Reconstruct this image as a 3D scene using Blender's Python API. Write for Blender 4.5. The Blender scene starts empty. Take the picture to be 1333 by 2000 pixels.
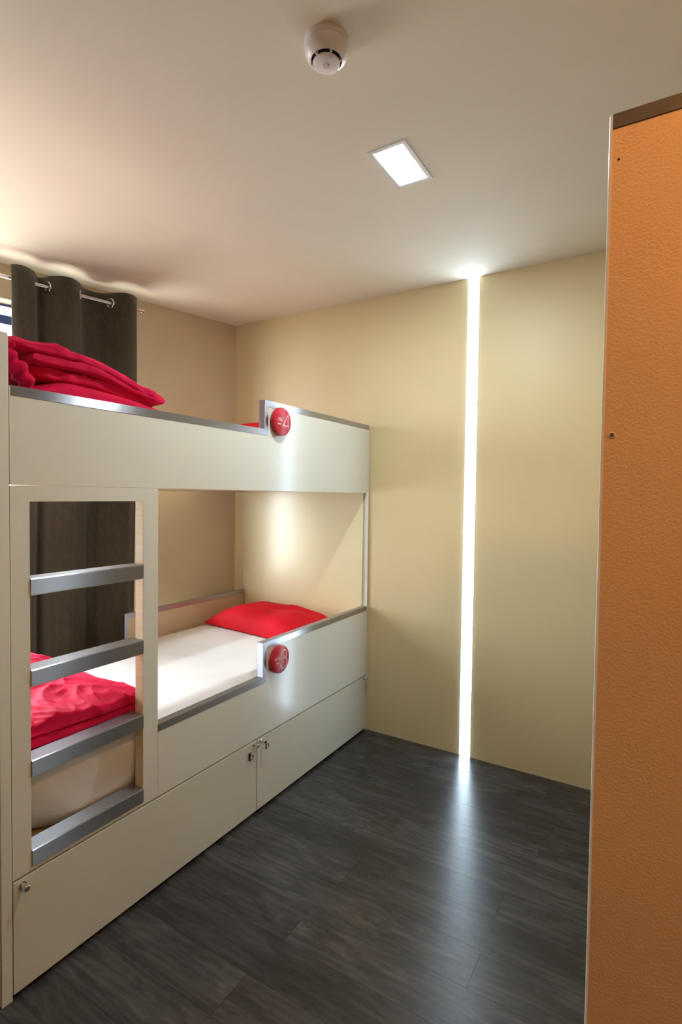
import bpy, bmesh, math, random
from mathutils import Vector, Matrix, noise

random.seed(7)
sc = bpy.context.scene
COL = sc.collection

# ------------------------------------------------------------------ camera
FPX, YAW, PITCH, ROLL = 1041.6, 0.5459, -0.03232, 0.01272
CAM = Vector((1.52174, -2.83257, 1.42808))
fwd = Vector((-math.sin(YAW) * math.cos(PITCH), math.cos(YAW) * math.cos(PITCH), math.sin(PITCH)))
rgt0 = Vector((math.cos(YAW), math.sin(YAW), 0))
up0 = rgt0.cross(fwd)
rgt = rgt0 * math.cos(ROLL) + up0 * math.sin(ROLL)
upv = up0 * math.cos(ROLL) - rgt0 * math.sin(ROLL)
cam_data = bpy.data.cameras.new('camera')
cam_data.sensor_fit = 'VERTICAL'
cam_data.sensor_height = 36.0
cam_data.sensor_width = 24.0
cam_data.lens = FPX / 2000.0 * 36.0
cam_data.clip_start = 0.02
cam = bpy.data.objects.new('camera', cam_data)
m = Matrix((rgt, upv, -fwd)).transposed().to_4x4()
m.translation = CAM
cam.matrix_world = m
COL.objects.link(cam)
sc.camera = cam

# ------------------------------------------------------------------ world, exposure
SKY = 30.0                      # overcast sky
GROUND = 11.0                   # light paved ground outside
LED_E = 18.0
BULB_E = 380.0
WARM_E = 330.0
world = bpy.data.worlds.new('overcast_sky')
sc.world = world
world.use_nodes = True
bg = world.node_tree.nodes['Background']
wn = world.node_tree
w_tc = wn.nodes.new('ShaderNodeTexCoord')
w_sep = wn.nodes.new('ShaderNodeSeparateXYZ')
w_mr = wn.nodes.new('ShaderNodeMapRange')
w_mr.inputs['From Min'].default_value = -0.30
w_mr.inputs['From Max'].default_value = -0.06
w_mr.inputs['To Min'].default_value = GROUND
w_mr.inputs['To Max'].default_value = SKY
wn.links.new(w_tc.outputs['Generated'], w_sep.inputs[0])
wn.links.new(w_sep.outputs['Z'], w_mr.inputs['Value'])
wn.links.new(w_mr.outputs[0], bg.inputs[1])
w_mix = wn.nodes.new('ShaderNodeMix')
w_mix.data_type = 'RGBA'
w_fac = wn.nodes.new('ShaderNodeMapRange')
w_fac.inputs['From Min'].default_value = -0.30
w_fac.inputs['From Max'].default_value = -0.06
wn.links.new(w_sep.outputs['Z'], w_fac.inputs['Value'])
wn.links.new(w_fac.outputs[0], w_mix.inputs[0])
w_mix.inputs[6].default_value = (1.0, 0.95, 0.84, 1)     # sunlit paving
w_mix.inputs[7].default_value = (0.88, 0.96, 1.0, 1)     # overcast sky
wn.links.new(w_mix.outputs[2], bg.inputs[0])
sc.view_settings.view_transform = 'Standard'
sc.view_settings.look = 'None'
sc.view_settings.gamma = 1.0
sc.view_settings.use_curve_mapping = False
sc.view_settings.exposure = 0.0
try:
    sc.cycles.use_denoising = True
    sc.cycles.denoiser = 'OPENIMAGEDENOISE'
    sc.cycles.max_bounces = 8
    sc.cycles.diffuse_bounces = 5
    sc.cycles.sample_clamp_indirect = 60.0
except Exception:
    pass

# ------------------------------------------------------------------ dimensions
H = 2.598                       # ceiling height
TH = math.radians(14.5)         # the window wall runs at a slant to the bunk
WC = Vector((-1.077, 0.0, 0.0))
WN = Vector((math.cos(TH), -math.sin(TH), 0))
WD = Vector((-math.sin(TH), -math.cos(TH), 0))
YN = -4.1                       # near wall
XR = 2.75                       # right wall


def wl(s, off, z):
    p = WC + WD * s + WN * off
    return Vector((p.x, p.y, z))


# portal in the window opening so that the sky light is sampled well
pl = bpy.data.lights.new('window_portal', 'AREA')
pl.shape = 'RECTANGLE'
pl.size = 1.53
pl.size_y = 1.74
pl.cycles.is_portal = True
po = bpy.data.objects.new('window_portal', pl)
po.matrix_world = Matrix((WD, Vector((0, 0, 1)).cross(Vector(WD)) * 0 + Vector((0, 0, 1)), WD.cross(Vector((0, 0, 1))))).transposed().to_4x4()
zax = po.matrix_world.to_3x3() @ Vector((0, 0, -1))
if zax.dot(WN) < 0:
    po.matrix_world = Matrix((-WD, Vector((0, 0, 1)), (-WD).cross(Vector((0, 0, 1))))).transposed().to_4x4()
po.location = wl(1.491, -0.145, 1.56)
COL.objects.link(po)


# ------------------------------------------------------------------ materials
def mat(name, col, rough=0.5, metal=0.0, var=0.06, scale=6.0, bump=0.0, bscale=200.0, spec=0.5,
        stretch=(1, 1, 1), sheen=0.0, coat=0.0, crough=0.2):
    M = bpy.data.materials.new(name)
    M.use_nodes = True
    nt = M.node_tree
    b = nt.nodes['Principled BSDF']
    tc = nt.nodes.new('ShaderNodeTexCoord')
    mp = nt.nodes.new('ShaderNodeMapping')
    mp.inputs['Scale'].default_value = stretch
    nt.links.new(tc.outputs['Object'], mp.inputs[0])
    nz = nt.nodes.new('ShaderNodeTexNoise')
    nz.inputs['Scale'].default_value = scale
    nz.inputs['Detail'].default_value = 4
    nt.links.new(mp.outputs[0], nz.inputs['Vector'])
    rp = nt.nodes.new('ShaderNodeValToRGB')
    rp.color_ramp.elements[0].position = 0.3
    rp.color_ramp.elements[1].position = 0.7
    rp.color_ramp.elements[0].color = [c * (1 - var) for c in col] + [1]
    rp.color_ramp.elements[1].color = [min(1, c * (1 + var)) for c in col] + [1]
    nt.links.new(nz.outputs['Fac'], rp.inputs[0])
    nt.links.new(rp.outputs[0], b.inputs['Base Color'])
    b.inputs['Roughness'].default_value = rough
    b.inputs['Metallic'].default_value = metal
    b.inputs['Specular IOR Level'].default_value = spec
    if sheen:
        b.inputs['Sheen Weight'].default_value = sheen
        b.inputs['Sheen Roughness'].default_value = 0.5
    if coat:
        b.inputs['Coat Weight'].default_value = coat
        b.inputs['Coat Roughness'].default_value = crough
    if bump:
        n2 = nt.nodes.new('ShaderNodeTexNoise')
        n2.inputs['Scale'].default_value = bscale
        n2.inputs['Detail'].default_value = 2
        nt.links.new(mp.outputs[0], n2.inputs['Vector'])
        bp = nt.nodes.new('ShaderNodeBump')
        bp.inputs['Strength'].default_value = bump
        bp.inputs['Distance'].default_value = 0.002
        nt.links.new(n2.outputs['Fac'], bp.inputs['Height'])
        nt.links.new(bp.outputs[0], b.inputs['Normal'])
    return M


def emit(name, col, strength):
    M = bpy.data.materials.new(name)
    M.use_nodes = True
    b = M.node_tree.nodes['Principled BSDF']
    b.inputs['Base Color'].default_value = (*col, 1)
    b.inputs['Emission Color'].default_value = (*col, 1)
    b.inputs['Emission Strength'].default_value = strength
    return M


M_ceiling = mat('ceiling_paint', (0.80, 0.745, 0.62), 0.75, var=0.02, scale=3, bump=0.15, bscale=300)
M_wall = mat('wall_laminate', (0.70, 0.59, 0.345), 0.48, var=0.03, scale=2, bump=0.12, bscale=350)
M_wall_paint = mat('wall_paint', (0.60, 0.50, 0.33), 0.6, var=0.03, scale=3, bump=0.15, bscale=300)
M_bounce_cut = mat('bounce_cut_brown', (0.24, 0.18, 0.12), 0.6, var=0.03, scale=3, bump=0.15, bscale=300)  # for walls out of view: brown made up dark to cut bounced light
M_reveal = mat('reveal_paint', (0.78, 0.74, 0.66), 0.7, var=0.02)
M_cream = mat('end_panel_laminate', (0.76, 0.70, 0.43), 0.35, var=0.02, scale=3, bump=0.04, bscale=400, coat=0.55, crough=0.22)
M_lam = mat('bunk_laminate', (0.70, 0.71, 0.63), 0.30, var=0.02, scale=3, bump=0.04, bscale=400, coat=0.8, crough=0.17)
M_door = mat('door_laminate', (0.62, 0.62, 0.52), 0.4, var=0.03, scale=3, bump=0.08, bscale=400)
M_edge = mat('board_edge', (0.74, 0.62, 0.42), 0.45, var=0.08, scale=20, stretch=(1, 1, 6))
M_inner = mat('inner_board', (0.60, 0.48, 0.33), 0.4, var=0.04, scale=5)
M_dark = mat('screed_and_gap_shade', (0.05, 0.045, 0.035), 0.8)
M_alu = mat('brushed_aluminium', (0.44, 0.46, 0.52), 0.33, 1.0, var=0.05, scale=30, stretch=(40, 0.3, 40))
# brushed along the rails: highlights stretch across the brushing
_nt = M_alu.node_tree
_b = _nt.nodes['Principled BSDF']
_c = _nt.nodes.new('ShaderNodeCombineXYZ')
_c.inputs[0].default_value = 0.06
_c.inputs[1].default_value = 1.0
_c.inputs[2].default_value = 0.03
_nt.links.new(_c.outputs[0], _b.inputs['Tangent'])
_b.inputs['Anisotropic'].default_value = 1.0
_b.inputs['Anisotropic Rotation'].default_value = 0.25
M_chrome = mat('chrome', (0.75, 0.75, 0.76), 0.12, 1.0, var=0.02)
M_bronze = mat('dull_metal_trim', (0.22, 0.19, 0.16), 0.4, 0.9, var=0.06, scale=40, stretch=(0.3, 8, 8))
M_key = mat('dark_steel', (0.09, 0.085, 0.075), 0.35, 0.9)
M_red = mat('red_cotton', (0.60, 0.006, 0.060), 0.8, var=0.06, scale=9, bump=0.25, bscale=500, sheen=0.0, spec=0.15)
M_pillow = mat('red_pillowcase', (0.66, 0.008, 0.022), 0.7, var=0.05, scale=7, bump=0.2, bscale=500, sheen=0.0, spec=0.15)
M_sheet = mat('white_sheet', (0.82, 0.84, 0.87), 0.8, var=0.02, scale=8, bump=0.3, bscale=14, spec=0.2)
M_sign = mat('red_sign_plastic', (0.52, 0.012, 0.035), 0.3, var=0.02)
M_white = mat('white_print', (0.9, 0.82, 0.82), 0.5, var=0.01)
M_plastic = mat('white_plastic', (0.80, 0.77, 0.75), 0.35, var=0.01)
M_slot = mat('black_slot', (0.02, 0.015, 0.015), 0.7)
M_warddoor = mat('wardrobe_board', (0.84, 0.57, 0.33), 0.5, var=0.04, scale=4, bump=0.3, bscale=260)
M_ivory = mat('ivory_edge_band', (0.86, 0.82, 0.70), 0.25, var=0.02)
M_frameblue = mat('blue_window_frame', (0.05, 0.10, 0.33), 0.4, var=0.03)
M_led = emit('led_diffuser', (0.66, 0.84, 1.0), LED_E)
M_bulb = emit('cool_bulb', (0.92, 1.0, 1.0), BULB_E)
M_warm = emit('warm_bulb', (1.0, 0.45, 0.13), WARM_E)
M_lamphouse = mat('lamp_reflector', (0.62, 0.64, 0.66), 0.25, 0.8, var=0.02)
M_lampframe = mat('lamp_frame', (0.72, 0.75, 0.78), 0.4, 0.3, var=0.02)


def curtain_mat():
    M = mat('olive_curtain', (0.052, 0.044, 0.026), 0.75, var=0.22, scale=60, bump=0.5, bscale=700,
            stretch=(1, 1, 0.5), sheen=0.25, spec=0.3)
    return M


M_curtain = curtain_mat()


def glass_mat():
    M = bpy.data.materials.new('window_glass')
    M.use_nodes = True
    nt = M.node_tree
    out = nt.nodes['Material Output']
    nt.nodes.remove(nt.nodes['Principled BSDF'])
    tr = nt.nodes.new('ShaderNodeBsdfTransparent')
    gl = nt.nodes.new('ShaderNodeBsdfGlossy')
    gl.inputs['Roughness'].default_value = 0.02
    lw = nt.nodes.new('ShaderNodeLayerWeight')
    lw.inputs['Blend'].default_value = 0.5
    pw = nt.nodes.new('ShaderNodeMath')
    pw.operation = 'POWER'
    nt.links.new(lw.outputs['Facing'], pw.inputs[0])
    pw.inputs[1].default_value = 5.0
    fr = nt.nodes.new('ShaderNodeMath')
    fr.operation = 'MULTIPLY_ADD'
    nt.links.new(pw.outputs[0], fr.inputs[0])
    fr.inputs[1].default_value = 0.9
    fr.inputs[2].default_value = 0.02
    mx = nt.nodes.new('ShaderNodeMixShader')
    nt.links.new(fr.outputs[0], mx.inputs[0])
    nt.links.new(tr.outputs[0], mx.inputs[1])
    nt.links.new(gl.outputs[0], mx.inputs[2])
    nt.links.new(mx.outputs[0], out.inputs[0])
    return M


M_glass = glass_mat()


def floor_mat():
    M = bpy.data.materials.new('grey_oak_vinyl')
    M.use_nodes = True
    nt = M.node_tree
    L = nt.links.new
    b = nt.nodes['Principled BSDF']
    tc = nt.nodes.new('ShaderNodeTexCoord')
    oi = nt.nodes.new('ShaderNodeObjectInfo')
    add = nt.nodes.new('ShaderNodeVectorMath')
    add.operation = 'ADD'
    sc_ = nt.nodes.new('ShaderNodeVectorMath')
    sc_.operation = 'SCALE'
    sc_.inputs[0].default_value = (37, 91, 13)
    L(oi.outputs['Random'], sc_.inputs['Scale'])
    L(tc.outputs['Object'], add.inputs[0])
    L(sc_.outputs[0], add.inputs[1])
    mp = nt.nodes.new('ShaderNodeMapping')
    mp.inputs['Scale'].default_value = (1.3, 6.0, 1)
    L(add.outputs[0], mp.inputs[0])
    n1 = nt.nodes.new('ShaderNodeTexNoise')
    n1.inputs['Scale'].default_value = 2.6
    n1.inputs['Detail'].default_value = 8
    n1.inputs['Roughness'].default_value = 0.68
    n1.inputs['Distortion'].default_value = 1.2
    L(mp.outputs[0], n1.inputs['Vector'])
    mp2 = nt.nodes.new('ShaderNodeMapping')
    mp2.inputs['Scale'].default_value = (4.0, 90.0, 1)
    L(add.outputs[0], mp2.inputs[0])
    n2 = nt.nodes.new('ShaderNodeTexNoise')
    n2.inputs['Scale'].default_value = 1.6
    n2.inputs['Detail'].default_value = 3
    L(mp2.outputs[0], n2.inputs['Vector'])
    wv = nt.nodes.new('ShaderNodeTexWave')
    wv.bands_direction = 'Y'
    wv.inputs['Scale'].default_value = 2.2
    wv.inputs['Distortion'].default_value = 7.0
    wv.inputs['Detail'].default_value = 3
    wv.inputs['Detail Scale'].default_value = 0.8
    L(mp.outputs[0], wv.inputs['Vector'])
    mixf = nt.nodes.new('ShaderNodeMath')
    mixf.operation = 'MULTIPLY_ADD'
    L(n2.outputs['Fac'], mixf.inputs[0])
    mixf.inputs[1].default_value = 0.13
    m2 = nt.nodes.new('ShaderNodeMath')
    m2.operation = 'MULTIPLY'
    L(n1.outputs['Fac'], m2.inputs[0])
    m2.inputs[1].default_value = 0.90
    L(m2.outputs[0], mixf.inputs[2])
    m3 = nt.nodes.new('ShaderNodeMath')
    m3.operation = 'MULTIPLY_ADD'
    L(wv.outputs['Fac'], m3.inputs[0])
    m3.inputs[1].default_value = 0.05
    L(mixf.outputs[0], m3.inputs[2])
    rp = nt.nodes.new('ShaderNodeValToRGB')
    e = rp.color_ramp.elements
    e[0].position = 0.33
    e[0].color = (0.014, 0.0138, 0.0145, 1)
    e[1].position = 0.72
    e[1].color = (0.070, 0.068, 0.071, 1)
    x = rp.color_ramp.elements.new(0.5)
    x.color = (0.0285, 0.0278, 0.029, 1)
    L(m3.outputs[0], rp.inputs[0])
    hs = nt.nodes.new('ShaderNodeHueSaturation')
    mr = nt.nodes.new('ShaderNodeMapRange')
    mr.inputs['To Min'].default_value = 0.78
    mr.inputs['To Max'].default_value = 1.25
    L(oi.outputs['Random'], mr.inputs['Value'])
    L(mr.outputs[0], hs.inputs['Value'])
    L(rp.outputs[0], hs.inputs['Color'])
    L(hs.outputs[0], b.inputs['Base Color'])
    b.inputs['Roughness'].default_value = 0.27
    b.inputs['Specular IOR Level'].default_value = 0.5
    bp = nt.nodes.new('ShaderNodeBump')
    bp.inputs['Strength'].default_value = 0.15
    bp.inputs['Distance'].default_value = 0.0015
    L(m3.outputs[0], bp.inputs['Height'])
    L(bp.outputs[0], b.inputs['Normal'])
    return M


M_floor = floor_mat()


# ------------------------------------------------------------------ mesh helpers
def box(bm, x0, x1, y0, y1, z0, z1, fn=None):
    vs = []
    for z in (z0, z1):
        for x, y in ((x0, y0), (x1, y0), (x1, y1), (x0, y1)):
            p = Vector((x, y, z)) if fn is None else fn(x, y, z)
            vs.append(bm.verts.new(p))
    for f in ((3, 2, 1, 0), (4, 5, 6, 7), (0, 1, 5, 4), (1, 2, 6, 5), (2, 3, 7, 6), (3, 0, 4, 7)):
        bm.faces.new([vs[i] for i in f])


def prism_x(bm, pts, x0, x1):
    """outline of (y, z) points extruded from x0 to x1"""
    a = [bm.verts.new((x0, y, z)) for y, z in pts]
    b = [bm.verts.new((x1, y, z)) for y, z in pts]
    n = len(pts)
    bm.faces.new(a[::-1])
    bm.faces.new(b)
    for i in range(n):
        bm.faces.new((a[i], a[(i + 1) % n], b[(i + 1) % n], b[i]))


def lathe(bm, profile, center, axis='Z', seg=32, cap0=True, cap1=True, fn=None):
    """profile: (radius, height) pairs, turned round an axis through center"""
    rings = []
    for r, h in profile:
        ring = []
        for k in range(seg):
            a = 2 * math.pi * k / seg
            c, s = r * math.cos(a), r * math.sin(a)
            if axis == 'Z':
                p = Vector((c, s, h))
            elif axis == 'X':
                p = Vector((h, c, s))
            else:
                p = Vector((c, h, s))
            p = p + Vector(center) if fn is None else fn(p)
            ring.append(bm.verts.new(p))
        rings.append(ring)
    for a, b in zip(rings, rings[1:]):
        for k in range(seg):
            bm.faces.new((a[k], a[(k + 1) % seg], b[(k + 1) % seg], b[k]))
    if cap0:
        bm.faces.new(rings[0][::-1])
    if cap1:
        bm.faces.new(rings[-1])


def tube(bm, path, r, seg=10):
    """round tube along a list of points"""
    pts = [Vector(p) for p in path]
    rings = []
    for i, p in enumerate(pts):
        t = (pts[min(i + 1, len(pts) - 1)] - pts[max(i - 1, 0)]).normalized()
        ref = Vector((0, 0, 1)) if abs(t.z) < 0.9 else Vector((1, 0, 0))
        n1 = t.cross(ref).normalized()
        n2 = t.cross(n1)
        rings.append([bm.verts.new(p + (n1 * math.cos(2 * math.pi * k / seg) + n2 * math.sin(2 * math.pi * k / seg)) * r)
                      for k in range(seg)])
    for a, b in zip(rings, rings[1:]):
        for k in range(seg):
            bm.faces.new((a[k], a[(k + 1) % seg], b[(k + 1) % seg], b[k]))
    bm.faces.new(rings[0][::-1])
    bm.faces.new(rings[-1])


def world_loc(o):
    v = Vector((0, 0, 0))
    while o is not None:
        v += o.location
        o = o.parent
    return v


def mk(name, bm, material, parent=None, bevel=0.0, smooth=False, origin=None, bseg=2):
    if bevel:
        bmesh.ops.bevel(bm, geom=list(bm.edges), offset=bevel, segments=bseg, affect='EDGES', profile=0.5, clamp_overlap=True)
    bmesh.ops.recalc_face_normals(bm, faces=bm.faces)
    base = world_loc(parent) if parent is not None else Vector((0, 0, 0))
    org = Vector(origin) if origin is not None else base
    bmesh.ops.translate(bm, verts=bm.verts, vec=-org)
    me = bpy.data.meshes.new(name)
    bm.to_mesh(me)
    bm.free()
    if smooth:
        for p in me.polygons:
            p.use_smooth = True
        if smooth != 'all':
            try:
                me.set_sharp_from_angle(angle=math.radians(38))
            except Exception:
                pass
    me.materials.append(material)
    o = bpy.data.objects.new(name, me)
    o.location = org - base
    o.parent = parent
    COL.objects.link(o)
    return o


def tag(o, label=None, cat=None, group=None, kind=None):
    if label:
        o['label'] = label
    if cat:
        o['category'] = cat
    if group:
        o['group'] = group
    if kind:
        o['kind'] = kind
    return o


def thing(name, loc, label, cat, group=None):
    o = bpy.data.objects.new(name, None)
    o.location = loc
    o.empty_display_size = 0.1
    COL.objects.link(o)
    return tag(o, label, cat, group)


def B():
    return bmesh.new()


def bxo(name, dims, material, parent=None, bevel=0.0, **k):
    bm = B()
    box(bm, *dims)
    return mk(name, bm, material, parent, bevel, **k)


# ================================================================== THE SETTING
# floor: a screed with single vinyl planks laid across the room
floor = bxo('floor', (-2.4, XR + 0.1, YN - 0.1, 0.1, -0.06, -0.006), M_dark)
tag(floor, 'dark grey wood-look vinyl plank floor', None, None, 'structure')
PW, PLN = 0.15, 1.22
plank_cache = {}
row = 0
y = 0.0
while y > YN:
    off = 1.068 + (0.0 if row % 2 == 0 else 0.61) + (0.02 * ((row * 7) % 5) if row not in (6, 8) else 0)
    xl = -1.08 + y * math.tan(TH)
    x = off
    while x > xl:
        x -= PLN
    while x < XR:
        x0, x1 = max(x, xl), min(x + PLN, XR)
        ln = round(x1 - x0, 3)
        if ln > 0.02:
            if ln not in plank_cache:
                bm = B()
                box(bm, 0.0004, ln - 0.0004, -PW + 0.0004, -0.0004, -0.006, 0.0)
                ob = mk('plank', bm, M_floor, floor)
                plank_cache[ln] = ob.data
            else:
                ob = bpy.data.objects.new('plank', plank_cache[ln])
                ob.parent = floor
                COL.objects.link(ob)
            ob.location = (x0, y, 0)
        x += PLN
    y -= PW
    row += 1

# ceiling with holes for the two recessed lamps
LAMPS = [(0.690, -1.083), (2.05, -2.66)]
LW, LL = 0.060, 0.112
ceil_bm = B()
ys = sorted([0.1, YN - 0.1] + [v for (_, ly) in LAMPS for v in (ly - LL, ly + LL)])
for a, b in zip(ys, ys[1:]):
    hole = [lx for (lx, ly) in LAMPS if abs((a + b) / 2 - ly) < LL]
    if hole:
        box(ceil_bm, -2.6, hole[0] - LW, a, b, H, H + 0.12)
        box(ceil_bm, hole[0] + LW, XR + 0.1, a, b, H, H + 0.12)
    else:
        box(ceil_bm, -2.6, XR + 0.1, a, b, H, H + 0.12)
ceiling = mk('ceiling', ceil_bm, M_ceiling)
tag(ceiling, 'plain beige painted ceiling', None, None, 'structure')

# back wall: two laminate panels with the light slot between them
LED0, LED1 = 0.584, 0.649
bm = B()
box(bm, -1.6, XR + 0.1, 0.03, 0.12, 0, H)
wall_back = mk('wall_back', bm, M_wall_paint)
tag(wall_back, 'cream laminate wall split by an upright light slot', None, None, 'structure')
bxo('wall_panel', (-1.5, LED0, 0.0, 0.03, 0, H), M_wall, wall_back)
bxo('wall_panel', (LED1, XR + 0.1, 0.0, 0.03, 0, H), M_wall, wall_back)

# window wall, slanted
WS0, WS1, WZ0, WZ1 = 0.732, 2.25, 0.70, 2.42
bm = B()


def wf(s, off, z):
    return wl(s, off, z)


for (s0, s1, z0, z1) in ((-0.12, WS0, 0, H), (WS1, 4.5, 0, H), (WS0, WS1, 0, WZ0), (WS0, WS1, WZ1, H)):
    box(bm, s0, s1, -0.14, 0.0, z0, z1, wf)
wall_left = mk('wall_left', bm, M_wall_paint)
tag(wall_left, 'beige painted wall with the window behind the bunk', None, None, 'structure')
tag(bxo('wall_right', (XR, XR + 0.1, YN - 0.1, 0.1, 0, H), M_bounce_cut), 'unseen brown side wall, darkened to cut bounced light', None, None, 'structure')
tag(bxo('wall_front', (-2.6, XR, YN - 0.1, YN, 0, H), M_bounce_cut), 'unseen brown wall facing the lit slot, darkened to cut bounced light', None, None, 'structure')

# window
bm = B()
fo0, fo1 = -0.135, -0.095
ZTR0, ZTR1 = 2.315, 2.362
box(bm, WS0, WS1, fo0, fo1, WZ1 - 0.012, WZ1, wf)
box(bm, WS0, WS1, fo0, fo1, WZ0, WZ0 + 0.055, wf)
box(bm, WS0, WS0 + 0.03, fo0, fo1, WZ0 + 0.055, WZ1 - 0.012, wf)
box(bm, WS1 - 0.03, WS1, fo0, fo1, WZ0 + 0.055, WZ1 - 0.012, wf)
window = mk('window_1', bm, M_frameblue, origin=wl(1.6, -0.115, WZ0))
tag(window, 'bright window with a blue frame', None, None, 'structure')
bm = B()
box(bm, WS0 + 0.03, WS1 - 0.03, fo0, fo1, ZTR0, ZTR1, wf)
mk('transom', bm, M_frameblue, window)
bm = B()
box(bm, 1.730, 1.770, fo0, fo1, WZ0 + 0.055, ZTR0, wf)
mk('mullion', bm, M_frameblue, window)
for s0, s1, z0, z1 in ((WS0 + 0.03, 1.730, WZ0 + 0.055, ZTR0), (1.770, WS1 - 0.03, WZ0 + 0.055, ZTR0), (WS0 + 0.03, WS1 - 0.03, ZTR1, WZ1 - 0.012)):
    bm = B()
    box(bm, s0, s1, -0.118, -0.112, z0, z1, wf)
    mk('pane', bm, M_glass, window)
bm = B()
box(bm, WS0, WS1, -0.095, 0.025, WZ0 - 0.02, WZ0 + 0.008, wf)
mk('window_sill', bm, M_reveal, window)

# ================================================================== LED STRIP
t = thing('led_strip', (0.6165, 0, 0), 'glowing white light strip set upright in the back wall from floor to ceiling', 'light')
bm = B()
box(bm, LED0 + 0.0005, LED0 + 0.004, -0.001, 0.029, 0.004, H - 0.002)
box(bm, LED1 - 0.004, LED1 - 0.0005, -0.001, 0.029, 0.004, H - 0.002)
box(bm, LED0 + 0.004, LED1 - 0.004, 0.024, 0.029, 0.004, H - 0.002)
mk('channel', bm, M_plastic, t)
bxo('diffuser', (LED0 + 0.004, LED1 - 0.004, -0.003, 0.010, 0.004, H - 0.002), M_led, t)


# ================================================================== RECESSED LAMPS
def lamp(cx, cy, bulbmat, label, power):
    t = thing('ceiling_lamp', (cx, cy, H), label, 'lamp', )
    bm = B()
    w, l = LW + 0.010, LL + 0.010
    z0, z1 = H - 0.005, H - 0.0005
    box(bm, cx - w, cx + w, cy - l, cy - l + 0.015, z0, z1)
    box(bm, cx - w, cx + w, cy + l - 0.015, cy + l, z0, z1)
    box(bm, cx - w, cx - w + 0.015, cy - l + 0.015, cy + l - 0.015, z0, z1)
    box(bm, cx + w - 0.015, cx + w, cy - l + 0.015, cy + l - 0.015, z0, z1)
    mk('frame', bm, M_lampframe, t)
    bm = B()
    w, l = LW - 0.002, LL - 0.002
    box(bm, cx - w, cx + w, cy - l, cy - l + 0.003, H, H + 0.09)
    box(bm, cx - w, cx + w, cy + l - 0.003, cy + l, H, H + 0.09)
    box(bm, cx - w, cx - w + 0.003, cy - l, cy + l, H, H + 0.09)
    box(bm, cx + w - 0.003, cx + w, cy - l, cy + l, H, H + 0.09)
    box(bm, cx - w, cx + w, cy - l, cy + l, H + 0.087, H + 0.09)
    mk('housing', bm, M_lamphouse, t)
    for dy in (-0.055, 0.055):
        bm = B()
        prof = [(0.018, 0.087), (0.020, 0.06), (0.036, 0.040), (0.046, 0.022)]
        lathe(bm, prof, (cx, cy + dy, H), seg=24)
        mk('socket', bm, M_lamphouse, t, smooth=True)
        bm = B()
        prof = [(0.044, 0.020), (0.046, 0.010), (0.044, 0.002), (0.034, -0.003), (0.020, -0.006), (0.004, -0.0075)]
        lathe(bm, prof, (cx, cy + dy, H), seg=24)
        mk('bulb', bm, bulbmat, t, smooth='all')
    return t


lamp(LAMPS[0][0], LAMPS[0][1], M_bulb, 'recessed twin-bulb ceiling lamp shining cool white above the floor', 1)
lamp(LAMPS[1][0], LAMPS[1][1], M_warm, 'recessed twin-bulb ceiling lamp shining warm orange near the wardrobe', 1)

# ================================================================== SMOKE DETECTOR
SX, SY, SK = 0.741, -1.648, 1.13
t = thing('smoke_detector', (SX, SY, H), 'round white smoke detector with dark vents on the ceiling', 'smoke detector')


def det(name, prof, material, parent, seg=48, dx=0.0, dy=0.0, **k):
    bm = B()
    lathe(bm, [(r_ * SK, h_ * SK) for r_, h_ in prof], (SX + dx, SY + dy, H), seg=seg, **k)
    return mk(name, bm, material, parent, smooth=True)


det('base', [(0.051, 0.0), (0.052, -0.006), (0.051, -0.012)], M_plastic, t)
det('dome', [(0.0495, -0.012), (0.0505, -0.020), (0.0485, -0.029), (0.0435, -0.0375), (0.0365, -0.0430), (0.0350, -0.0430)], M_plastic, t, cap1=False)
det('vent_core', [(0.0355, -0.036), (0.030, -0.0385), (0.0285, -0.047)], M_slot, t, seg=40)
for k in range(6):
    a = 0.35 + k * math.pi / 3
    bm = B()
    ca, sa = math.cos(a), math.sin(a)

    def rf(x, y, z, ca=ca, sa=sa):
        return Vector((SX + (x * ca - y * sa) * SK, SY + (x * sa + y * ca) * SK, H + z * SK))
    box(bm, 0.027, 0.0365, -0.0020, 0.0020, -0.0475, -0.037, rf)
    mk('rib', bm, M_plastic, t)
cap = det('cap', [(0.0290, -0.0455), (0.0310, -0.0475), (0.0305, -0.0505), (0.0275, -0.0525)], M_plastic, t, seg=40)
det('test_button', [(0.0075, -0.0524), (0.0075, -0.0535)], mat('button_grey', (0.62, 0.55, 0.54), 0.4), cap, seg=20)
det('indicator', [(0.002, -0.0534), (0.0018, -0.0545)], mat('indicator_red', (0.6, 0.08, 0.05), 0.4), cap, seg=10, dx=0.006, dy=-0.001)

# ================================================================== BUNK BED
YB0, YB1 = -2.062, -0.014        # front boards
YS = -0.987                      # step of the guard boards
ZG, ZT = 1.712, 1.842            # guard low / high
ZU = 1.440                       # underside of the upper front
ZL0, ZL1, ZD = 0.602, 0.758, 0.341
XBK = -0.962                     # inner side of the back boards
bunk = thing('bunk_bed', (-0.48, -1.05, 0), 'built-in cream bunk bed with metal-edged guard boards, ladder and storage doors', 'bunk bed')


def step_trim(y0, y1, ys, zlow, zhigh, x0, x1, w=0.026, lip=0.0015):
    """band that follows the stepped upper edge of a board"""
    outer = [(y0, zlow + lip), (ys - lip, zlow + lip), (ys - lip, zhigh + lip), (y1, zhigh + lip)]
    inner = [(y1, zhigh - w), (ys + w * 0.85, zhigh - w), (ys + w * 0.85, zlow - w), (y0, zlow - w)]
    bm = B()
    prism_x(bm, outer + inner, x0, x1)
    return bm


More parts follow.
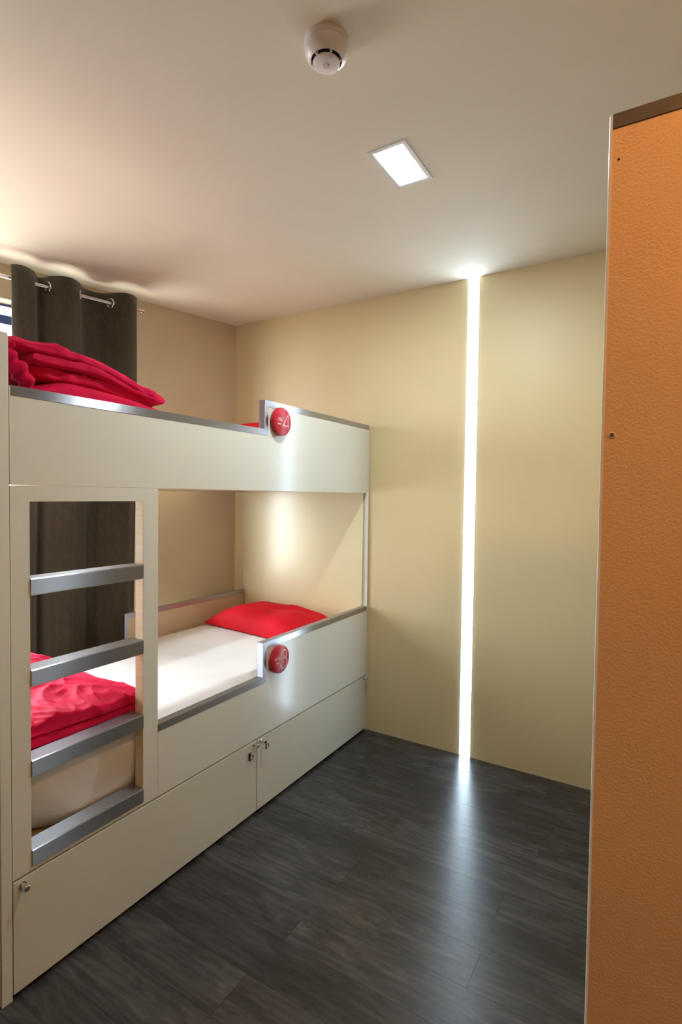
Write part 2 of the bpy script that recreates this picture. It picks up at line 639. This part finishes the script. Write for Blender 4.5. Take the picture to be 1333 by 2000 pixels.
# upper front board
bm = B()
prism_x(bm, [(YB0, ZU + 0.004), (YB1, ZU), (YB1, ZT), (YS, ZT), (YS, ZG), (YB0, ZG)], -0.030, 0.0)
upper = mk('guard_board', bm, M_lam, bunk)
upper['label'] = 'upper cream guard board with a raised far end'
mk('edge_trim', step_trim(YB0 + 0.004, YB1 - 0.004, YS, ZG, ZT, -0.0315, 0.0015), M_alu, upper, 0.0007, bseg=1)
# lower front board
YP = -1.566                      # far side of the ladder post
bm = B()
prism_x(bm, [(YP + 0.001, ZD), (YB1, ZD), (YB1, ZL1), (YS, ZL1), (YS, ZL0), (YP + 0.001, ZL0)], -0.030, 0.0)
lower = mk('guard_board', bm, M_lam, bunk)
lower['label'] = 'lower cream guard board with a raised far end'
mk('edge_trim', step_trim(YP + 0.001, YB1 - 0.004, YS, ZL0, ZL1, -0.0315, 0.0015), M_alu, lower, 0.0007, bseg=1)
# ladder frame: four boards round the opening
LY0, LY1, LZ0, LZ1 = -2.010, -1.628, 0.353, 1.398
bm = B()
x0, x1 = -0.041, 0.0
o = [(YB0, ZD), (YP, ZD), (YP, ZU + 0.002), (YB0, ZU + 0.002)]
i = [(LY0, LZ0), (LY1, LZ0), (LY1, LZ1), (LY0, LZ1)]
vo = {}
for xx in (x0, x1):
    vo[xx] = ([bm.verts.new((xx, *p)) for p in o], [bm.verts.new((xx, *p)) for p in i])
for k in range(4):
    k2 = (k + 1) % 4
    for xx, flip in ((x0, 1), (x1, 0)):
        O, I = vo[xx]
        bm.faces.new((O[k], O[k2], I[k2], I[k]))
    bm.faces.new((vo[x0][0][k], vo[x0][0][k2], vo[x1][0][k2], vo[x1][0][k]))
    bm.faces.new((vo[x0][1][k], vo[x0][1][k2], vo[x1][1][k2], vo[x1][1][k]))
ladder = mk('ladder_frame', bm, M_lam, bunk)
bxo('edge_band', (x0 + 0.0005, -0.0012, LY1 - 0.0008, LY1 + 0.0005, LZ0, LZ1), M_edge, ladder)
bxo('edge_band', (x0 + 0.0005, -0.0012, LY0 - 0.0005, LY0 + 0.0008, LZ0, LZ1), M_edge, ladder)
for zt in (1.181, 0.921, 0.661, 0.401):
    bm = B()
    pts = [(0.004, zt - 0.047), (0.004, zt - 0.003), (0.001, zt), (-0.058, zt), (-0.058, zt - 0.003), (0.0, zt - 0.003), (0.0015, zt - 0.0045), (0.0015, zt - 0.047)]
    a = [bm.verts.new((px, LY0 + 0.0012, pz)) for px, pz in pts]
    b = [bm.verts.new((px, LY1 - 0.001, pz)) for px, pz in pts]
    bm.faces.new(a)
    bm.faces.new(b[::-1])
    for k in range(len(pts)):
        bm.faces.new((a[k], a[(k + 1) % 8], b[(k + 1) % 8], b[k]))
    r = mk('rung', bm, M_alu, bunk)
    bxo('core', (-0.056, 0.0012, LY0 + 0.002, LY1 - 0.002, zt - 0.049 if zt > 0.5 else zt - 0.046, zt - 0.004), M_edge, r)
# end boards
bxo('end_panel', (-0.985, 0.0, -2.092, -2.0635, 0.0, 1.852), M_lam, bunk, 0.0012)
far = bxo('end_panel', (-0.985, 0.0, -0.013, -0.003, 0.0, 1.70), M_lam, bunk)
bxo('end_panel', (-0.960, -0.031, -0.022, -0.0135, 0.36, 1.50), M_cream, bunk)
# back boards (stepped like the front)
bm = B()
prism_x(bm, [(-2.06, 0.0), (-0.031, 0.0), (-0.031, ZL1 + 0.006), (YS, ZL1 + 0.006), (YS, 0.55), (-2.06, 0.55)], XBK - 0.02, XBK)
bk = mk('back_board', bm, M_inner, bunk)
mk('edge_trim', step_trim(-2.058, -0.033, YS, 0.55, ZL1 + 0.006, XBK - 0.0215, XBK + 0.0015), M_alu, bk, 0.0007, bseg=1)
bm = B()
prism_x(bm, [(-2.06, ZU - 0.002), (-0.031, ZU - 0.002), (-0.031, ZG), (-2.06, ZG)], XBK - 0.02, XBK)
mk('back_board', bm, M_inner, bunk)
# bed bases
bxo('bed_base', (XBK, -0.042, -2.0625, -0.0315, 0.330, 0.352), M_inner, bunk)
bxo('bed_base', (XBK, -0.0425, -2.0625, -0.0315, ZU + 0.004, ZU + 0.05), M_inner, bunk)
# storage doors
YM = -1.0225
for n, (a, b) in enumerate(((-2.0605, YM - 0.0024), (YM + 0.0024, -0.0155))):
    d = bxo('storage_door', (-0.019, 0.0, a, b, 0.014, ZD - 0.0068), M_door, bunk, 0.0008, bseg=1)
    d['label'] = ['long storage door under the ladder', 'storage door at the far end'][n]
    kn = [(-1.044, 0.321), (-2.036, 0.315)] if n == 0 else [(-0.998, 0.322), (-0.038, 0.328)]
    for q, (ky, kz) in enumerate(kn):
        bm = B()
        big = 1.0 if q == 0 else 1.25
        prof = [(0.0085 * big, 0.0), (0.0085 * big, 0.003), (0.0058 * big, 0.0035), (0.0058 * big, 0.020), (0.0070 * big, 0.0205), (0.0070 * big, 0.026), (0.0055 * big, 0.0275)]
        lathe(bm, prof, (0.0, ky, kz), axis='X', seg=20)
        mk('knob', bm, M_chrome, d, smooth=True)
    # key: a flat shank with a ring bow
    if n == 0:
        kx, ky, kz = 0.006, -1.073, 0.298
        bxo('plate', (0.0, 0.003, ky - 0.006, ky + 0.003, kz - 0.034, kz - 0.004), M_key, d)
    else:
        kx, ky, kz = 0.029, -0.994, 0.324
    bm = B()
    box(bm, kx - 0.0015, kx + 0.0015, ky - 0.0035, ky + 0.0010, kz - 0.036, kz + 0.002)
    box(bm, kx - 0.0015, kx + 0.0015, ky + 0.0010, ky + 0.0040, kz - 0.003, kz + 0.001)
    rc = (ky + 0.0095, kz - 0.024)
    path = [(kx, rc[0] + 0.0085 * math.cos(a_), rc[1] + 0.0095 * math.sin(a_)) for a_ in [2 * math.pi * k / 20 for k in range(21)]]
    tube(bm, path, 0.0018, 6)
    mk('key', bm, M_key, d)
# carcass behind the doors, coloured near black as shade in the door gaps
bxo('carcass', (-0.94, -0.045, -2.06, -0.032, 0.0, 0.328), M_dark, bunk)


# number discs
def stroke(bm, pts, w, x0, x1):
    """flat band of width w along (y, z) points, extruded x0..x1"""
    P = [Vector((p[0], p[1])) for p in pts]
    n = len(P)
    Ls, Rs = [], []
    for k in range(n):
        d0 = (P[k] - P[k - 1]).normalized() if k else (P[1] - P[0]).normalized()
        d1 = (P[k + 1] - P[k]).normalized() if k < n - 1 else d0
        tdir = (d0 + d1)
        tdir = tdir.normalized() if tdir.length > 1e-4 else d0
        nrm = Vector((-tdir.y, tdir.x))
        f = 1.0 / max(0.45, nrm.dot(Vector((-d0.y, d0.x))))
        Ls.append(P[k] + nrm * w * 0.5 * f)
        Rs.append(P[k] - nrm * w * 0.5 * f)
    for k in range(n - 1):
        q = [Ls[k], Ls[k + 1], Rs[k + 1], Rs[k]]
        a = [bm.verts.new((x0, v.x, v.y)) for v in q]
        b = [bm.verts.new((x1, v.x, v.y)) for v in q]
        bm.faces.new(a[::-1])
        bm.faces.new(b)
        for i_ in range(4):
            bm.faces.new((a[i_], a[(i_ + 1) % 4], b[(i_ + 1) % 4], b[i_]))


def catmull(pts, n=8):
    P = [Vector(p) for p in pts]
    P = [P[0] * 2 - P[1]] + P + [P[-1] * 2 - P[-2]]
    out = []
    for k in range(1, len(P) - 2):
        p0, p1, p2, p3 = P[k - 1:k + 3]
        for j in range(n):
            t_ = j / n
            out.append(0.5 * ((2 * p1) + (p2 - p0) * t_ + (2 * p0 - 5 * p1 + 4 * p2 - p3) * t_ ** 2 + (3 * p1 - p0 - 3 * p2 + p3) * t_ ** 3))
    out.append(P[-2])
    return out


def sign(cy, cz, digit, board, label):
    R = 0.064
    bm = B()
    prof = [(0.010, 0.0), (0.010, 0.006), (R * 0.985, 0.006), (R, 0.008), (R, 0.021), (R * 0.985, 0.0235), (R * 0.95, 0.0245)]
    lathe(bm, prof, (0.0, cy, cz), axis='X', seg=64)
    s = mk('number_sign', bm, M_sign, board, smooth=True)
    s['label'] = label
    x0, x1 = 0.0243, 0.0250
    bm = B()
    T = lambda u, v: (cy + (u * 0.92 - 0.05) * R, cz + v * 0.95 * R)
    w = 0.0036
    if digit == 4:
        stroke(bm, [T(.74, -.50), T(.74, .58), T(.10, -.28), T(.86, -.28)], w, x0, x1)
    else:
        pts = [(.06, .26), (.14, .50), (.42, .66), (.70, .54), (.78, .30), (.66, .08), (.40, .0)]
        stroke(bm, [T(*p) for p in catmull(pts)], w, x0, x1)
        pts = [(.40, .0), (.66, -.02), (.84, -.28), (.76, -.52), (.46, -.76), (.14, -.66), (.0, -.34)]
        stroke(bm, [T(*p) for p in catmull(pts)], w, x0, x1)
    mk('digit', bm, M_white, s)
    rs = random.Random(digit)
    for (v, h, u0, u1) in ((.20, .060, -.66, .02), (.06, .055, -.66, .02), (-.20, .050, -.58, -.12)):
        bm = B()
        u = u0
        if v < -0.1:       # a small handwritten line
            pts = []
            k = 0
            while u < u1:
                pts.append((u, v + (0.05 if k % 2 else -0.05) * rs.uniform(.5, 1.2)))
                u += 0.045
                k += 1
            stroke(bm, [T(*p) for p in catmull(pts, 4)], 0.0013, x0, x1)
        else:              # tiny printed letters, too small to read
            while u < u1:
                lw = rs.uniform(.035, .06)
                if rs.random() > 0.16:
                    a0, a1 = T(u, v - h), T(u + lw, v + h)
                    box(bm, x0, x1, a0[0], a0[0] + 0.0011, a0[1], a1[1])
                    zz = rs.choice([a0[1], a1[1] - 0.0011, (a0[1] + a1[1]) / 2])
                    box(bm, x0, x1, a0[0], a1[0], zz, zz + 0.0012)
                u += lw + .022
        mk('lettering', bm, M_white, s)
    return s


sign(-0.889, 1.757, 4, upper, 'round red sign with a white 4')
sign(-0.886, 0.664, 3, lower, 'round red sign with a white 3')


# ================================================================== BEDDING
def fbm(p, oct_=4):
    return noise.fractal(Vector(p), 1.0, 2.0, oct_)


def slab(bm, x0, x1, y0, y1, zb, zt, nx=70, ny=60, p=5.0, skew=None, wr=0.0, wscale=(6, 14, 6), seed=0.0, corner=0.25, pexp=None, ridged=True):
    """closed soft slab: rounded edges, wrinkles; zb/zt are functions of (u, v) in 0..1"""
    top, bot = [], []
    pe = pexp or p
    for i in range(nx + 1):
        u = 0.5 - 0.5 * math.cos(math.pi * i / nx)
        rt, rb = [], []
        for j in range(ny + 1):
            v = 0.5 - 0.5 * math.cos(math.pi * j / ny)
            a, b = 2 * u - 1, 2 * v - 1
            h = max(0.0, (1 - abs(a) ** p)) ** (1 / pe) * max(0.0, (1 - abs(b) ** p)) ** (1 / pe)
            # pull the corners in
            sa, sb = 1 - corner * 0.5 * b ** 6 * 0.2, 1 - corner * 0.5 * a ** 6 * 0.2
            xx = (x0 + x1) / 2 + (x1 - x0) / 2 * a * sa
            yy = (y0 + y1) / 2 + (y1 - y0) / 2 * b * sb
            if skew:
                xx, yy = skew(xx, yy, u, v)
            B_, T_ = zb(u, v), zt(u, v)
            zm = (B_ + T_) / 2
            q = Vector((xx * wscale[0], yy * wscale[1], seed))
            q += Vector((fbm(q * 0.35 + Vector((9, 1, 0)), 2), fbm(q * 0.35 + Vector((2, 7, 0)), 2), 0)) * 0.9
            if ridged:
                r1, r2 = 1 - min(1, abs(noise.noise(q)) * 2.2), 1 - min(1, abs(noise.noise(q * 2.3 + Vector((4, 4, 4)))) * 2.2)
                w = r1 ** 2.2 * 0.75 + r2 ** 2.0 * 0.32 + (1 - min(1, abs(noise.noise(q * 5.1 + Vector((1, 8, 2)))) * 2)) * 0.13 + noise.noise(q * 0.6) * 0.55 - 0.35
            else:
                w = noise.noise(q) + 0.4 * noise.noise(q * 2.3)
            e = 0.5 + 0.5 * h
            edge = wr * (1.1 * noise.noise(Vector((xx * 9, yy * 9, seed + 5))) + 0.6 * noise.noise(Vector((xx * 23, yy * 23, seed + 8)))) * (1 - 0.7 * h)
            tz = zm + (T_ - zm) * h + wr * w * e
            bz = zm - (zm - B_) * h
            ex, ey = edge * (1 if a > 0 else -1) * abs(a) ** 8, edge * (1 if b > 0 else -1) * abs(b) ** 8
            rim = i in (0, nx) or j in (0, ny)
            vt = bm.verts.new((xx + ex, yy + ey, tz if not rim else zm + wr * w * 0.5))
            rt.append(vt)
            rb.append(vt if rim else bm.verts.new((xx + ex, yy + ey, bz)))
        top.append(rt)
        bot.append(rb)
    for i in range(nx):
        for j in range(ny):
            bm.faces.new((top[i][j], top[i + 1][j], top[i + 1][j + 1], top[i][j + 1]))
            f = (bot[i][j + 1], bot[i + 1][j + 1], bot[i + 1][j], bot[i][j])
            if len(set(f)) == 4:
                try:
                    bm.faces.new(f)
                except ValueError:
                    pass


def mattress(name, x0, x1, y0, y1, z0, z1, label, tuck=0.07):
    """rounded box; under the front the sheet is tucked in towards the near end"""
    bm = B()
    rings = []
    lev = [(0.0, 0.05), (0.05, 0.022), (0.15, 0.008), (0.35, 0.0), (0.65, 0.0), (0.85, 0.006), (0.94, 0.018), (0.985, 0.036), (1.0, 0.06)]
    n = 24

    def outline(ins, low):
        pts = []
        cs = [(x1, y1, 0.06), (x0, y1, 0.06), (x0, y0, 0.10), (x1, y0, 0.10 + 0.16 * low)]
        for k, (cx, cy, r) in enumerate(cs):
            a0 = k * math.pi / 2
            sx, sy = (1 if cx == x1 else -1), (1 if cy == y1 else -1)
            ccx, ccy = cx - sx * (r + ins), cy - sy * (r + ins)
            for j in range(n + 1):
                a = a0 + (math.pi / 2) * j / n
                pts.append((ccx + r * math.cos(a), ccy + r * math.sin(a)))
        return pts
    for f, ins in lev:
        low = max(0.0, 1 - f * 1.3)
        z = z0 + (z1 - z0) * f
        ring = []
        for (x, y_) in outline(ins + 0.02 * low, low):
            dz = 0.002 * noise.noise(Vector((x * 12, y_ * 12, f)))
            ring.append(bm.verts.new((x, y_, z + dz)))
        rings.append(ring)
    for a, b in zip(rings, rings[1:]):
        for k in range(len(a)):
            bm.faces.new((a[k], a[(k + 1) % len(a)], b[(k + 1) % len(a)], b[k]))
    bm.faces.new(rings[0][::-1])
    bm.faces.new(rings[-1])
    o = mk(name, bm, M_sheet, smooth='all', origin=((x0 + x1) / 2, (y0 + y1) / 2, z0))
    return tag(o, label, 'mattress', 'mattresses on the bunk bed')


mattress('mattress', -0.945, -0.048, -2.045, -0.034, 0.3525, 0.612, 'white-sheeted mattress on the lower bunk')
mattress('mattress', -0.945, -0.048, -2.045, -0.034, ZU + 0.0505, 1.668, 'white-sheeted mattress on the upper bunk behind the guard board')


def lerp(a, b, t_):
    t_ = max(0.0, min(1.0, t_))
    return a + (b - a) * t_


def sstep(a, b, x):
    t_ = max(0.0, min(1.0, (x - a) / (b - a)))
    return t_ * t_ * (3 - 2 * t_)


# lower duvet, folded twice at the near end of the lower bunk
bm = B()
slab(bm, -0.88, -0.062, -2.03, -1.575, lambda u, v: 0.616, lambda u, v: 0.662, nx=80, ny=80, p=6, wr=0.006, wscale=(7, 5, 1), seed=3.1)
slab(bm, -0.88, -0.056, -2.03, -1.578, lambda u, v: 0.652, lambda u, v: lerp(0.702, 0.690, v), nx=80, ny=80, p=6, wr=0.007, wscale=(7, 5, 1), seed=5.1)
slab(bm, -0.90, -0.046, -2.04, -1.580, lambda u, v: lerp(0.694, 0.682, v), lambda u, v: lerp(0.736, 0.716, v) + 0.055 * (1 - sstep(0.10, 0.55, u)) * (1 - 0.5 * v) + 0.010 * math.sin(v * 3.0),
     nx=190, ny=170, p=9, wr=0.022, wscale=(3.6, 10.5, 1), seed=11.7)
lower_duvet = mk('duvet', bm, M_red, smooth='all', origin=(-0.48, -1.8, 0.613))
tag(lower_duvet, 'folded crimson duvet on the lower bunk behind the ladder rungs', 'duvet', 'folded red duvets')

# upper duvet, folded into a thick pile that slumps towards the far end
zq = 1.672
bm = B()
YU0, YU1 = -1.985, -1.475


def slump(v, a, b):
    return lerp(a, b, sstep(0.30, 1.0, v) ** 1.1)


slab(bm, -0.78, -0.036, YU0 + 0.01, YU1, lambda u, v: zq, lambda u, v: zq + slump(v, 0.104, 0.072) - 0.03 * (1 - sstep(0, .25, v)),
     nx=110, ny=110, p=4.0, wr=0.007, wscale=(6, 4, 1), seed=21.0)
slab(bm, -0.76, -0.070, YU0 + 0.03, YU1 - 0.03, lambda u, v: zq + slump(v, 0.085, 0.055), lambda u, v: zq + slump(v, 0.140, 0.095),
     nx=110, ny=110, p=5, wr=0.018, wscale=(6, 10, 1), seed=33.0)
slab(bm, -0.78, -0.050, YU0 + 0.015, YU1 - 0.008, lambda u, v: zq + slump(v, 0.128, 0.070), lambda u, v: zq + slump(v, 0.163, 0.108),
     nx=110, ny=110, p=6, wr=0.010, wscale=(8, 9, 1), seed=37.0)
slab(bm, -0.80, -0.044, YU0 - 0.045, YU1 - 0.002, lambda u, v: zq + slump(v, 0.150, 0.074), lambda u, v: zq + slump(v, 0.205, 0.130) - 0.012 * v,
     nx=150, ny=150, p=4, wr=0.016, wscale=(9, 5, 1), seed=45.0)
# the fold that hangs down over the near side of the pile
fold = catmull([(-2.030, zq + 0.172), (-2.036, zq + 0.150), (-2.020, zq + 0.120), (-1.992, zq + 0.095), (-1.978, zq + 0.065), (-1.972, zq + 0.030)], 6)
rings = []
for k, q in enumerate(fold):
    f = k / (len(fold) - 1)
    d = (fold[min(k + 1, len(fold) - 1)] - fold[max(k - 1, 0)]).normalized()
    nrm = Vector((-d.y, d.x))
    rr = 0.010 + 0.014 * math.sin(math.pi * min(1, f * 0.9 + 0.08)) + 0.001 * math.sin(k * 1.3)
    rings.append([bm.verts.new((-0.075 + 0.032 * math.cos(a_) + 0.01 * math.sin(k * 0.9), q.x + nrm.x * rr * math.sin(a_), q.y + nrm.y * rr * math.sin(a_)))
                  for a_ in [2 * math.pi * j / 20 for j in range(20)]])
for a_, b_ in zip(rings, rings[1:]):
    for j in range(20):
        bm.faces.new((a_[j], a_[(j + 1) % 20], b_[(j + 1) % 20], b_[j]))
bm.faces.new(rings[0][::-1])
bm.faces.new(rings[-1])
upper_duvet = mk('duvet', bm, M_red, smooth='all', origin=(-0.45, -1.7, zq))
tag(upper_duvet, 'crimson duvet folded into a thick pile on the upper bunk', 'duvet', 'folded red duvets')


def pillow(cx, cy, z0, w, l, h, rot, label, seed):
    bm = B()
    N = 60
    T_, B_ = [], []
    for i in range(N + 1):
        u = -math.cos(math.pi * i / N)
        rt, rb = [], []
        for j in range(N + 1):
            v = -math.cos(math.pi * j / N)
            hh = (max(0, 1 - u ** 4) ** 0.62) * (max(0, 1 - v ** 4) ** 0.62)
            # sides bow in between the corners
            px = u * (1 - 0.05 * (1 - v * v)) * w / 2
            py = v * (1 - 0.05 * (1 - u * u)) * l / 2
            wr = 0.008 * noise.noise(Vector((u * 2.2, v * 2.2, seed))) + 0.004 * noise.noise(Vector((u * 5, v * 5, seed + 3)))
            crease = -0.012 * math.exp(-((u * 0.6 - v * 0.8 - 0.10) / 0.10) ** 2) * hh
            c, s = math.cos(rot), math.sin(rot)
            X, Y = cx + px * c - py * s, cy + px * s + py * c
            rim = i in (0, N) or j in (0, N)
            zr = z0 + 0.012
            vt = bm.verts.new((X, Y, zr + hh * (h - 0.012) + (wr + crease) * (0.3 + 0.7 * hh)))
            rt.append(vt)
            rb.append(vt if rim else bm.verts.new((X, Y, zr - 0.010 * min(1, hh * 2))))
        T_.append(rt)
        B_.append(rb)
    for i in range(N):
        for j in range(N):
            bm.faces.new((T_[i][j], T_[i + 1][j], T_[i + 1][j + 1], T_[i][j + 1]))
            f = (B_[i][j + 1], B_[i + 1][j + 1], B_[i + 1][j], B_[i][j])
            if len(set(f)) == 4:
                bm.faces.new(f)
    o = mk('pillow', bm, M_pillow, smooth='all', origin=(cx, cy, z0))
    return tag(o, label, 'pillow', 'red pillows')


pillow(-0.515, -0.275, 0.612, 0.74, 0.46, 0.128, math.radians(-6), 'red pillow lying on the white sheet of the lower bunk', 4.0)
pillow(-0.460, -0.360, 1.668, 0.76, 0.50, 0.172, math.radians(-4), 'red pillow mostly hidden behind the upper guard board', 9.0)

# ================================================================== CURTAIN
CS0, CS1, CZ0, CZ1 = 0.779, 1.408, 0.06, 2.546
ROD_OFF, ROD_Z = 0.13, 2.489
PER = 0.161
EY0 = 0.912
EYES = [EY0, EY0 + PER, EY0 + 2 * PER]


def fold_phase(s):
    t_ = (s - EY0) / PER
    if t_ <= 2:
        return t_
    d = s - (EY0 + 2 * PER)
    return 2 + d / 0.06 if d < 0.06 else 3 + (d - 0.06) / 0.13


def coff(s, z):
    low = (CZ1 - z) / CZ1
    w = math.sin(math.pi * fold_phase(s))
    w = math.copysign(abs(w) ** 0.75, w)
    return ROD_OFF - (0.058 + 0.010 * math.sin(s * 21 + z)) * w + (0.010 * math.sin(s * 37 + z * 0.8) + 0.009 * math.sin(s * 83 + 1.5)) * low


ns, nz = 120, 40
curt = thing('curtain', wl(1.08, ROD_OFF, 0), 'dark olive eyelet curtain hanging beside the window behind the bunk', 'curtain')
bm = B()
grid = []
for i in range(ns + 1):
    s = CS0 + (CS1 - CS0) * i / ns
    rowv = []
    for j in range(nz + 1):
        z = CZ0 + (CZ1 - CZ0) * j / nz
        ss = s + 0.015 * math.sin(z * 2.0) * (CZ1 - z) / CZ1
        rowv.append(bm.verts.new(wl(ss, coff(s, z), z)))
    grid.append(rowv)
for i in range(ns):
    for j in range(nz):
        bm.faces.new((grid[i][j], grid[i + 1][j], grid[i + 1][j + 1], grid[i][j + 1]))
cloth = mk('cloth', bm, M_curtain, curt, smooth='all')
sol = cloth.modifiers.new('thickness', 'SOLIDIFY')
sol.thickness = 0.0035
sol.offset = 0.0
for k, s in enumerate(EYES[:3]):
    # grommet ring lying in the cloth where it crosses the rod
    c = wl(s, ROD_OFF, ROD_Z)
    ds = 0.004
    tan = (wl(s + ds, coff(s + ds, ROD_Z), ROD_Z) - wl(s - ds, coff(s - ds, ROD_Z), ROD_Z)).normalized()
    upz = Vector((0, 0, 1))
    bm = B()
    path = [c + tan * 0.023 * math.cos(2 * math.pi * q / 28) + upz * 0.023 * math.sin(2 * math.pi * q / 28) for q in range(29)]
    tube(bm, path, 0.006, 8)
    mk('eyelet', bm, M_chrome, curt, smooth='all')
rod = thing('curtain_rod', wl(1.6, ROD_OFF, ROD_Z), 'thin chrome curtain rod fixed under the ceiling above the window', 'curtain rod')
bm = B()
tube(bm, [wl(0.735, ROD_OFF, ROD_Z), wl(1.5, ROD_OFF, ROD_Z), wl(2.65, ROD_OFF, ROD_Z)], 0.0095, 16)
mk('pole', bm, M_chrome, rod, smooth=True)
for s in (0.69 + 0.12, 2.55):
    bm = B()
    tube(bm, [wl(s, 0.002, ROD_Z), wl(s, 0.05, ROD_Z), wl(s, ROD_OFF - 0.008, ROD_Z)], 0.006, 10)
    mk('bracket', bm, M_chrome, rod, smooth=True)
bm = B()
tube(bm, [wl(0.722, ROD_OFF, ROD_Z), wl(0.737, ROD_OFF, ROD_Z)], 0.0125, 16)
mk('finial', bm, M_chrome, rod, smooth=True)

# ================================================================== WARDROBE (right foreground)
WY, WX0, WX1, WZT = -2.0, 1.443, 2.40, 1.955
wd = thing('wardrobe', (1.9, -1.72, 0), 'tall beige wardrobe with a dull metal strip along its top, nearest the camera', 'wardrobe')
bm = B()
box(bm, WX0, WX1, WY, WY + 0.022, 0.0, WZT - 0.020)
side = mk('side_panel', bm, M_warddoor, wd)
# ivory edge band with a rounded nose on the near corner
bm = B()
r = 0.0042
pts = [(WX0, WY + 0.022), (WX0 - 0.0012, WY + 0.022)]
for k in range(7):
    a = math.pi + (math.pi / 2) * k / 6
    pts.append((WX0 - 0.0012 + r + r * math.cos(a), WY - 0.0008 + r + r * math.sin(a)))
pts += [(WX0 + r, WY - 0.0008)]
pts = pts[:-1] + [(WX0 + r - 0.001, WY + 0.004), (WX0, WY + 0.006)]
for z0, z1 in ((0.0, WZT),):
    a = [bm.verts.new((px, py, z0)) for px, py in pts]
    b = [bm.verts.new((px, py, z1)) for px, py in pts]
    for k in range(len(pts)):
        k2 = (k + 1) % len(pts)
        bm.faces.new((a[k], a[k2], b[k2], b[k]))
    bm.faces.new(a)
    bm.faces.new(b[::-1])
mk('edge_band', bm, M_ivory, side, smooth=True)
bxo('top_trim', (WX0 + 0.003, WX1, WY - 0.0015, WY + 0.0235, WZT - 0.020, WZT), M_bronze, wd, 0.0006, bseg=1)
bm = B()
lathe(bm, [(0.0016, -0.0004), (0.0016, 0.0)], (1.4545, WY, 1.8925), axis='Y', seg=16)
mk('screw_hole', bm, M_slot, side)
bm = B()
lathe(bm, [(0.0042, -0.0010), (0.0050, -0.0006), (0.0050, 0.0)], (1.4560, WY, 1.516), axis='Y', seg=24)
scr = mk('screw', bm, M_edge, side, smooth=True)
bm = B()
lathe(bm, [(0.0026, -0.0014), (0.0028, -0.0010), (0.0028, 0.0)], (1.4560, WY, 1.516), axis='Y', seg=16)
mk('screw_head', bm, M_bronze, scr, smooth=True)
# the rest of the carcass behind the side panel
bxo('side_panel', (WX0 + 0.002, WX1, -1.452, -1.430, 0.0, WZT - 0.02), M_warddoor, wd)
bxo('top_board', (WX0 + 0.002, WX1, WY + 0.024, -1.430, WZT - 0.02, WZT - 0.001), M_warddoor, wd)
bxo('back_board', (WX1 - 0.012, WX1, WY + 0.0225, -1.4525, 0.06, WZT - 0.021), M_warddoor, wd)
bxo('plinth', (WX0 + 0.03, WX1 - 0.013, WY + 0.0225, -1.4525, 0.0, 0.058), M_warddoor, wd)
for a, b in ((WY + 0.0235, -1.7275), (-1.7245, -1.4535)):
    d = bxo('wardrobe_door', (WX0 + 0.002, WX0 + 0.020, a, b, 0.062, WZT - 0.023), M_warddoor, wd, 0.0008, bseg=1)
    yk = b - 0.03 if b < -1.6 else a + 0.03
    bm = B()
    lathe(bm, [(0.006, 0.0), (0.006, -0.012), (0.010, -0.016), (0.010, -0.022), (0.007, -0.025)], (WX0 + 0.002, yk, 1.0), axis='X', seg=20)
    mk('knob', bm, M_chrome, d, smooth=True)
